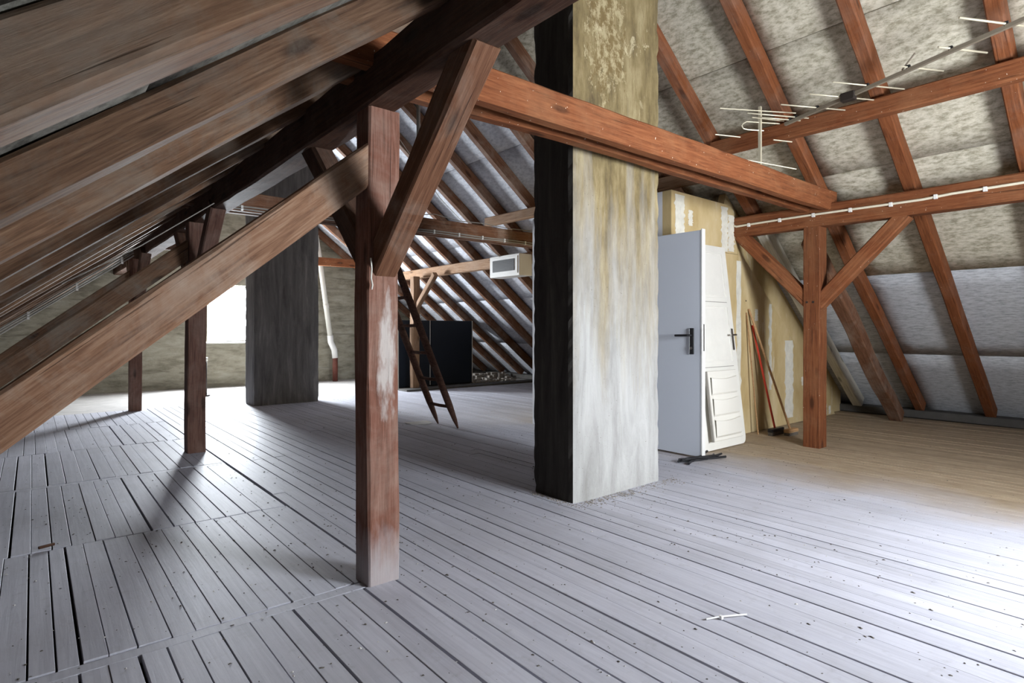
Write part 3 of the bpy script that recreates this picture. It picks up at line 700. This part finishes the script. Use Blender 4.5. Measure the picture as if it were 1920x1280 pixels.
# ------------------------------------------------------------------ things at the far right
for (x0, x1, lab) in ((5.42, 6.25, 'dark blue-black cabinet directly behind the ladder'), (6.27, 7.30, 'dark blue-black cabinet ending beside the sloping rafter feet')):
    cb = empty('cabinet', ((x0+x1)/2, 10.3, 0)); tag(cb, lab, 'cabinet')
    MB().box((x0, 10.22, 0.02), (x1, 10.62, 1.34), 0.004).build('cabinet_body', 'navy', cb)
    MB().box((x0+0.01, 10.20, 0.04), (x1-0.01, 10.222, 1.33), 0.003).build('cabinet_door', 'navy', cb)
    MB().box((x0+0.02, 10.24, 0.0), (x1-0.02, 10.6, 0.02)).build('plinth', 'black', cb)
    MB().box((x1-0.008, 10.195, 0.03), (x1+0.004, 10.205, 1.34)).build('edge_trim', 'pvc', cb)
for (x, lab, m, r) in ((5.47, 'pale tube standing upright beside the dark cabinet', 'pvc', 0.022), (5.36, 'dark tube standing upright beside the pale tube', 'navy', 0.045)):
    tag(MB().tube([(x, 10.12, 0), (x+0.02, 10.17, 1.25)], r, 10).build('upright_tube', m, None, (x, 10.12, 0), True), lab, 'tube')
mb = MB(); random.seed(21)
for i in range(10): 
    a = random.uniform(0, 6.28); mb.tube([(6.05+0.06*math.cos(a+k*0.7)+random.uniform(-.02,.02), 10.3+0.05*math.sin(a+k), 1.352+0.02*k+random.uniform(0, .01)) for k in range(6)], 0.006, 5)
tag(mb.build('wire_tangle', 'wire', None, (6.05, 10.3, 1.34)), 'small tangle of wire lying on top of the dark cabinet', 'wire')
tag(MB().box((5.35, 9.55, 0.0), (9.0, 9.88, 0.035), 0.006).build('dark_matting', 'mat', None, (7, 9.7, 0)), 'dark strip of matting on the floor before the cabinets', 'matting')
mb = MB(); random.seed(5)
for i in range(160):
    x = random.uniform(7.35, 8.7); y = random.uniform(10.2, 11.4); s = random.uniform(0.02, 0.07)
    h = max(0.02, 0.16-abs(y-10.9)*0.2)*random.random()
    mb.box((x-s, y-s*random.uniform(.5, 1), 0), (x+s, y+s*random.uniform(.5, 1), h+0.01))
rb_ = mb.build('rubble_heap', 'rubble'); rb_['kind'] = 'stuff'; rb_['label'] = 'low heap of rubble under the rafter feet beyond the cabinets'; rb_['category'] = 'rubble'
# white box with dark grille on the pale purlin
wx = empty('white_wall_box', (5.72, 7.0, 1.97)); tag(wx, 'white wall box with dark grille hanging on the pale purlin', 'box')
MB().box((5.60, 6.62, 1.965), (5.855, 7.35, 2.295), 0.012).build('housing', 'whitepaint', wx)
MB().box((5.592, 6.66, 2.00), (5.606, 7.31, 2.262), 0.004).build('front_frame', 'whitepaint', wx)
gr = MB().box((5.588, 6.73, 2.045), (5.60, 7.26, 2.225)).build('grille', 'screen', wx)
for k in range(7): MB().box((5.583, 6.73, 2.055+k*0.024), (5.590, 7.26, 2.064+k*0.024)).build('louvre', 'black', gr)

# ------------------------------------------------------------------ gable pipes
tag(MB().tube([(3.55, 6.06, 2.478), (3.55, 6.06, 4.12)], 0.022, 10).build('standing_pole', 'pvc', None, (3.55, 6.06, 2.478), True), 'pale pole rising from the brown tie beam to the roof', 'pole')
dp = empty('downpipe', (5.23, 12.575, 0)); tag(dp, 'off-white downpipe with a kinked elbow against the gable wall', 'pipe')
MB().tube([(4.76, 12.575, 3.42), (4.86, 12.575, 2.85), (5.12, 12.575, 1.0)], 0.055, 14).build('pipe_shaft', 'pvc', dp, smooth=True)
MB().tube([(5.12, 12.575, 1.02), (5.13, 12.575, 0.88), (5.215, 12.575, 0.70), (5.235, 12.575, 0.52)], 0.064, 14).build('elbow', 'whitepaint', dp, smooth=True)
MB().tube([(5.235, 12.575, 0.54), (5.235, 12.575, 0.0)], 0.058, 14).build('lower_pipe', 'rust', dp, smooth=True)
MB().tube([(5.02, 12.575, 1.72), (5.035, 12.575, 1.62)], 0.062, 14).build('collar', 'pvc', dp, smooth=True)
sp = empty('pipe_stub', (2.33, 11.2, 0)); tag(sp, 'short thin metal pipe standing on the floor under the gable window', 'pipe')
MB().tube([(2.33, 11.2, 0), (2.33, 11.2, 0.62)], 0.022, 10).build('pipe_shaft', 'iron', sp, smooth=True)
MB().tube([(2.33, 11.2, 0.60), (2.33, 11.2, 0.67)], 0.034, 10).build('cap', 'pvc', sp, smooth=True)
MB().tube([(2.33, 11.2, 0), (2.33, 11.2, 0.02)], 0.07, 12).build('base_flange', 'iron', sp, smooth=True)

# ------------------------------------------------------------------ cream cable on the right purlin
cb = empty('clipped_cable', (5.85, 0, 2.27)); tag(cb, 'cream cable clipped along the red-brown purlin with a looped end', 'cable')
def cz(y): return 2.262+0.004*math.sin(y*3)+(0.012 if y < 1.6 else 0)
pts = [(5.87, 3.37, 2.36), (5.852, 3.375, 2.33), (5.848, 3.36, 2.285), (5.848, 3.30, 2.258)]+[(5.848, 3.2-0.2*k, cz(3.2-0.2*k)) for k in range(23)]
MB().tube(pts, 0.011, 10).build('cable_sheath', 'cable', cb, smooth=True)
for k in range(14):
    y = 3.16-0.33*k
    MB().box((5.834, y-0.014, cz(y)-0.024), (5.862, y+0.014, cz(y)+0.014), 0.004).build('cable_clip', 'whitepaint', cb)
# thin clipped cables on the second tie beam and on the rafter of the far truss
for i, (z, r, lab) in enumerate(((2.335, 0.008, 'upper thin grey cable clipped to the brown tie beam'), (2.31, 0.008, 'lower thin grey cable clipped to the brown tie beam'))):
    e = empty('tie_cable', (3.4, 5.985, z)); tag(e, lab, 'cable')
    MB().tube([(1.4+0.3*k, 5.982, z+0.004*math.sin(k*1.7+i)) for k in range(15)], r, 6).build('cable_sheath', 'wire', e)
    for k in range(12): MB().box((1.55+0.36*k, 5.970, z-0.010), (1.57+0.36*k, 5.992, z+0.012)).build('cable_clip', 'whitepaint', e)
for i in range(3):
    y = 9.70; o = 0.02+0.035*i
    e = empty('rafter_cable', (0, y, zl(0)-o)); tag(e, 'thin pale cable running down the low slope beside the far struts', 'cable', 'cables down the low slope')
    MB().tube([(1.1-0.25*k, y-0.02*i, zl(1.1-0.25*k)-o+0.004*math.sin(k+i*2)) for k in range(10)], 0.011, 6).build('cable_sheath', 'wire', e)
    for k in range(5): MB().box((0.95-0.5*k, y-0.03-0.02*i, zl(0.95-0.5*k)-o-0.014), (0.975-0.5*k, y+0.02-0.02*i, zl(0.95-0.5*k)-o+0.014)).build('cable_clip', 'whitepaint', e)
def hang(name, pts, r, mat, lab): tag(MB().tube(pts, r, 6).build(name, mat, None, pts[0]), lab, 'wire')
hang('hanging_wire', [(3.3, 6.2, 3.5), (4.2, 6.6, 2.9), (5.1, 6.9, 2.45), (5.6, 7.1, 2.28)], 0.005, 'pvc', 'thin pale wire running down to the white wall box')
hang('hanging_wire', [(3.5, 6.0, 2.50), (3.75, 6.02, 2.545), (4.1, 6.0, 2.50), (4.5, 6.03, 2.52), (4.9, 6.0, 2.495), (5.3, 6.02, 2.51)], 0.005, 'wire', 'slack grey wire lying along the top of the brown tie beam')
hang('hanging_wire', [(5.93, 2.6, 2.85), (5.92, 2.66, 2.66), (5.90, 2.72, 2.55), (5.90, 2.62, 2.50)], 0.003, 'pvc', 'thin pale wire hanging down from the small antenna')
hang('hanging_wire', [(1.1, 5.0, 2.14), (0.6, 4.9, 1.75), (0.15, 4.8, 1.45)], 0.004, 'wire', 'thin wire strung under the low rafters')
hang('hanging_wire', [(1.165, 2.402, 1.47), (1.168, 2.40, 1.42), (1.165, 2.40, 1.38), (1.172, 2.40, 1.35), (1.168, 2.40, 1.33)], 0.004, 'pvc', 'frayed bit of string hanging on the scraped post')

# ------------------------------------------------------------------ antennas
def cpt(u, v, d):
    F = Vector((math.sin(TH), math.cos(TH), 0)); R = Vector((math.cos(TH), -math.sin(TH), 0))
    return Vector((0, 0, 1.15))+F*d+R*((u-960)/1092*d)+Vector((0, 0, (618-v)/1092*d))
an = empty('roof_antenna', (5.17, 1.85, 2.985)); tag(an, 'long rod antenna with many cross rods lying on the flecked beam', 'antenna')
A = Vector((4.94, 2.42, 2.93)); B = Vector((5.15, -0.35, 3.38))
A = cpt(1472, 233, 4.93); B0 = cpt(1920, 36, 3.6); B = B0+(B0-A)*0.35
MB().tube([A, B], 0.018, 4).build('boom', 'boom', an)
bd = (B-A).normalized(); rd = (Vector((math.cos(TH), -math.sin(TH), 0))*0.97+Vector((math.sin(TH), math.cos(TH), 0))*0.2).normalized()
def rods(t, la, lb_, r=0.006):
    p = A+(B-A)*t; up = Vector((0, 0, 0.02))
    o = MB().tube([p+up-rd*la, p+up+rd*lb_], r, 7).build('cross_rod', 'brasswire', an, smooth=True)
    MB().box(tuple(p+Vector((-.012, -.012, 0.0))), tuple(p+Vector((.012, .012, 0.035))), 0.003).build('rod_clip', 'black', an)
for t, la, lb_ in ((0.02, 0.27, 0.10), (0.045, 0.45, 0.12), (0.13, 0.33, 0.26), (0.22, 0.28, 0.30), (0.31, 0.30, 0.33), (0.44, 0.06, 0.30), (0.56, 0.10, 0.30), (0.70, 0.36, 0.30), (0.86, 0.40, 0.4)): rods(t, la, lb_, 0.0055 if t < 0.5 else 0.007)
q = A+(B-A)*0.42; MB().tube([q+Vector((0, 0, .02)), q+Vector((0, 0, .02))-rd*0.02+bd*0.10+Vector((0, 0, .07))], 0.006, 6).build('bent_rod', 'boom', an)
q = A+(B-A)*0.245
MB().box(tuple(q+Vector((-.03, -.05, -.035))), tuple(q+Vector((.03, .05, .03))), 0.006).build('mast_clamp', 'iron', an)
MB().tube([(q.x, q.y, q.z-0.02), (q.x+0.02, q.y, 2.98)], 0.022, 10).build('mast_stub', 'boom', an)
a2 = empty('small_antenna', tuple(cpt(1425, 315, 4.98))); tag(a2, 'small yellowed antenna with folded dipole hanging by the flecked beam end', 'antenna')
dd = 4.98
MB().box(tuple(cpt(1425, 315, dd)-Vector((.011, .011, 0))), tuple(cpt(1425, 315, dd)+Vector((.011, .011, (315-200)/1092*dd)))).build('boom', 'brasswire', a2)
def srod(u0, v0, u1, v1): MB().tube([cpt(u0, v0, dd-0.03), cpt(u1, v1, dd+0.0)], 0.005, 6).build('cross_rod', 'brasswire', a2)
for s in ((1350, 203, 1492, 212), (1410, 220, 1470, 227), (1341, 252, 1388, 257), (1450, 262, 1485, 266), (1368, 294, 1493, 317)): srod(*s)
MB().tube([cpt(1462, 232, dd), cpt(1400, 228, dd), cpt(1393, 232, dd), cpt(1391, 236, dd), cpt(1394, 241, dd), cpt(1402, 243, dd), cpt(1432, 245, dd)], 0.005, 6).build('folded_dipole', 'brasswire', a2)

# ------------------------------------------------------------------ small things on the floor
mb = MB(); random.seed(3)
for k in range(4):
    mb.tube([(4.30+0.1*j, 2.86+0.03*k+0.05*math.sin(j*0.9+k), 0.014+0.018*(k % 2)) for j in range(6)], 0.011, 7)
hs = mb.build('cable_bundle', 'black', None, (4.5, 2.9, 0)); tag(hs, 'black cable bundle on the floor under the grey door', 'cable')
def fl(u, v):
    d = 1092*1.15/(v-618.0); p = cpt(u, v, d); return Vector((p.x, p.y, 0))
ta, tb, tm = fl(1324, 1163), fl(1400, 1155), fl(1352, 1161)
zt = empty('cable_tie', tuple(ta)); tag(zt, 'thin white cable tie lying alone on the boards', 'cable tie')
MB().tube([ta+Vector((0, 0, .006)), tm+Vector((0, 0, .012)), tb+Vector((0, 0, .008))], 0.0035, 6).build('strap', 'paper', zt)
MB().box(tuple(tm+Vector((-.007, -.007, 0.002))), tuple(tm+Vector((.007, .007, .016))), 0.002).build('lock_head', 'paper', zt)
V = []; F = []; c = fl(788, 793)
for k in range(14):
    a = k/14*6.283; r = 0.13*(1+0.35*noise.noise((math.cos(a)*2, math.sin(a)*2, 1.5))); V.append((math.cos(a)*r*1.25, math.sin(a)*r, 0.006+0.006*math.sin(a*3)))
V.append((0, 0, 0.022)); F = [(k, (k+1) % 14, 14) for k in range(14)]
V += [(x, y, 0.002) for x, y, z in V[:14]]; F += [(k, 15+k, 15+(k+1) % 14, (k+1) % 14) for k in range(14)]; F.append(tuple(15+k for k in range(13, -1, -1)))
tag(pyd('crumpled_paper', V, F, 'paper', None, Matrix.Translation(c)), 'crumpled white paper scrap on the floor by the ladder', 'paper')
c = fl(86, 1027)
tag(timber('wood_scrap', c+Vector((-0.03, -0.01, 0.009)), c+Vector((0.035, 0.012, 0.009)), 0.016, 0.014, 'dark', cham=0.004, rough=0.002), 'small dark wood scrap lying across the short floorboards', 'scrap')
random.seed(11)
def crumbs(name, n, mat, smin, smax, where):
    mb = MB()
    for i in range(n):
        x, y = where(); s = random.uniform(smin, smax)*(0.5+random.random()); h = s*random.uniform(0.3, 0.8)
        a = random.random()*6.28; e = random.uniform(0.5, 1.4); q = len(mb.v)
        for (cx_, cy_, z) in ((-1, -0.6, 0), (1, -0.5, 0), (0.7, 0.7, 0), (-0.8, 0.5, 0), (0.1, 0, 1)):
            px, py = cx_*s*e, cy_*s; mb.v.append((x+px*math.cos(a)-py*math.sin(a), y+px*math.sin(a)+py*math.cos(a), -0.001+z*h))
        mb.f += [(q, q+1, q+4), (q+1, q+2, q+4), (q+2, q+3, q+4), (q+3, q, q+4), (q+3, q+2, q+1, q)]
    o = mb.build(name, mat); o['kind'] = 'stuff'; return o
def anyw():
    while True:
        x, y = random.uniform(-0.4, 8.6), random.uniform(0.2, 9.5)
        if (x > 4.5 and y > 3.25) or (2.7 < x < 3.75 and 2.65 < y < 3.2): continue
        if x*0.636+y*0.772 > 1.2 and random.random() < (1.0 if y < 5 else 0.35): return x, y
o = crumbs('floor_debris', 3600, 'debris', 0.0022, 0.0062, anyw); o['label'] = 'dark crumbs of dirt scattered over the floorboards'; o['category'] = 'debris'
def leftw(): return random.uniform(-0.5, 3.2), random.uniform(0.8, 6.5)
o = crumbs('pale_wood_chips', 700, 'palechip', 0.0025, 0.0055, leftw); o['label'] = 'pale chips scattered over the floorboards'; o['category'] = 'debris'
def chim():
    if random.random() < 0.7: return random.uniform(2.72, 3.85), 2.70-abs(random.gauss(0, 0.06))
    return 2.75-abs(random.gauss(0, 0.03)), random.uniform(2.68, 3.1)
o = crumbs('mortar_crumbs', 900, 'rubble', 0.003, 0.008, chim); o['label'] = 'mortar crumbs along the foot of the large chimney'; o['category'] = 'debris'
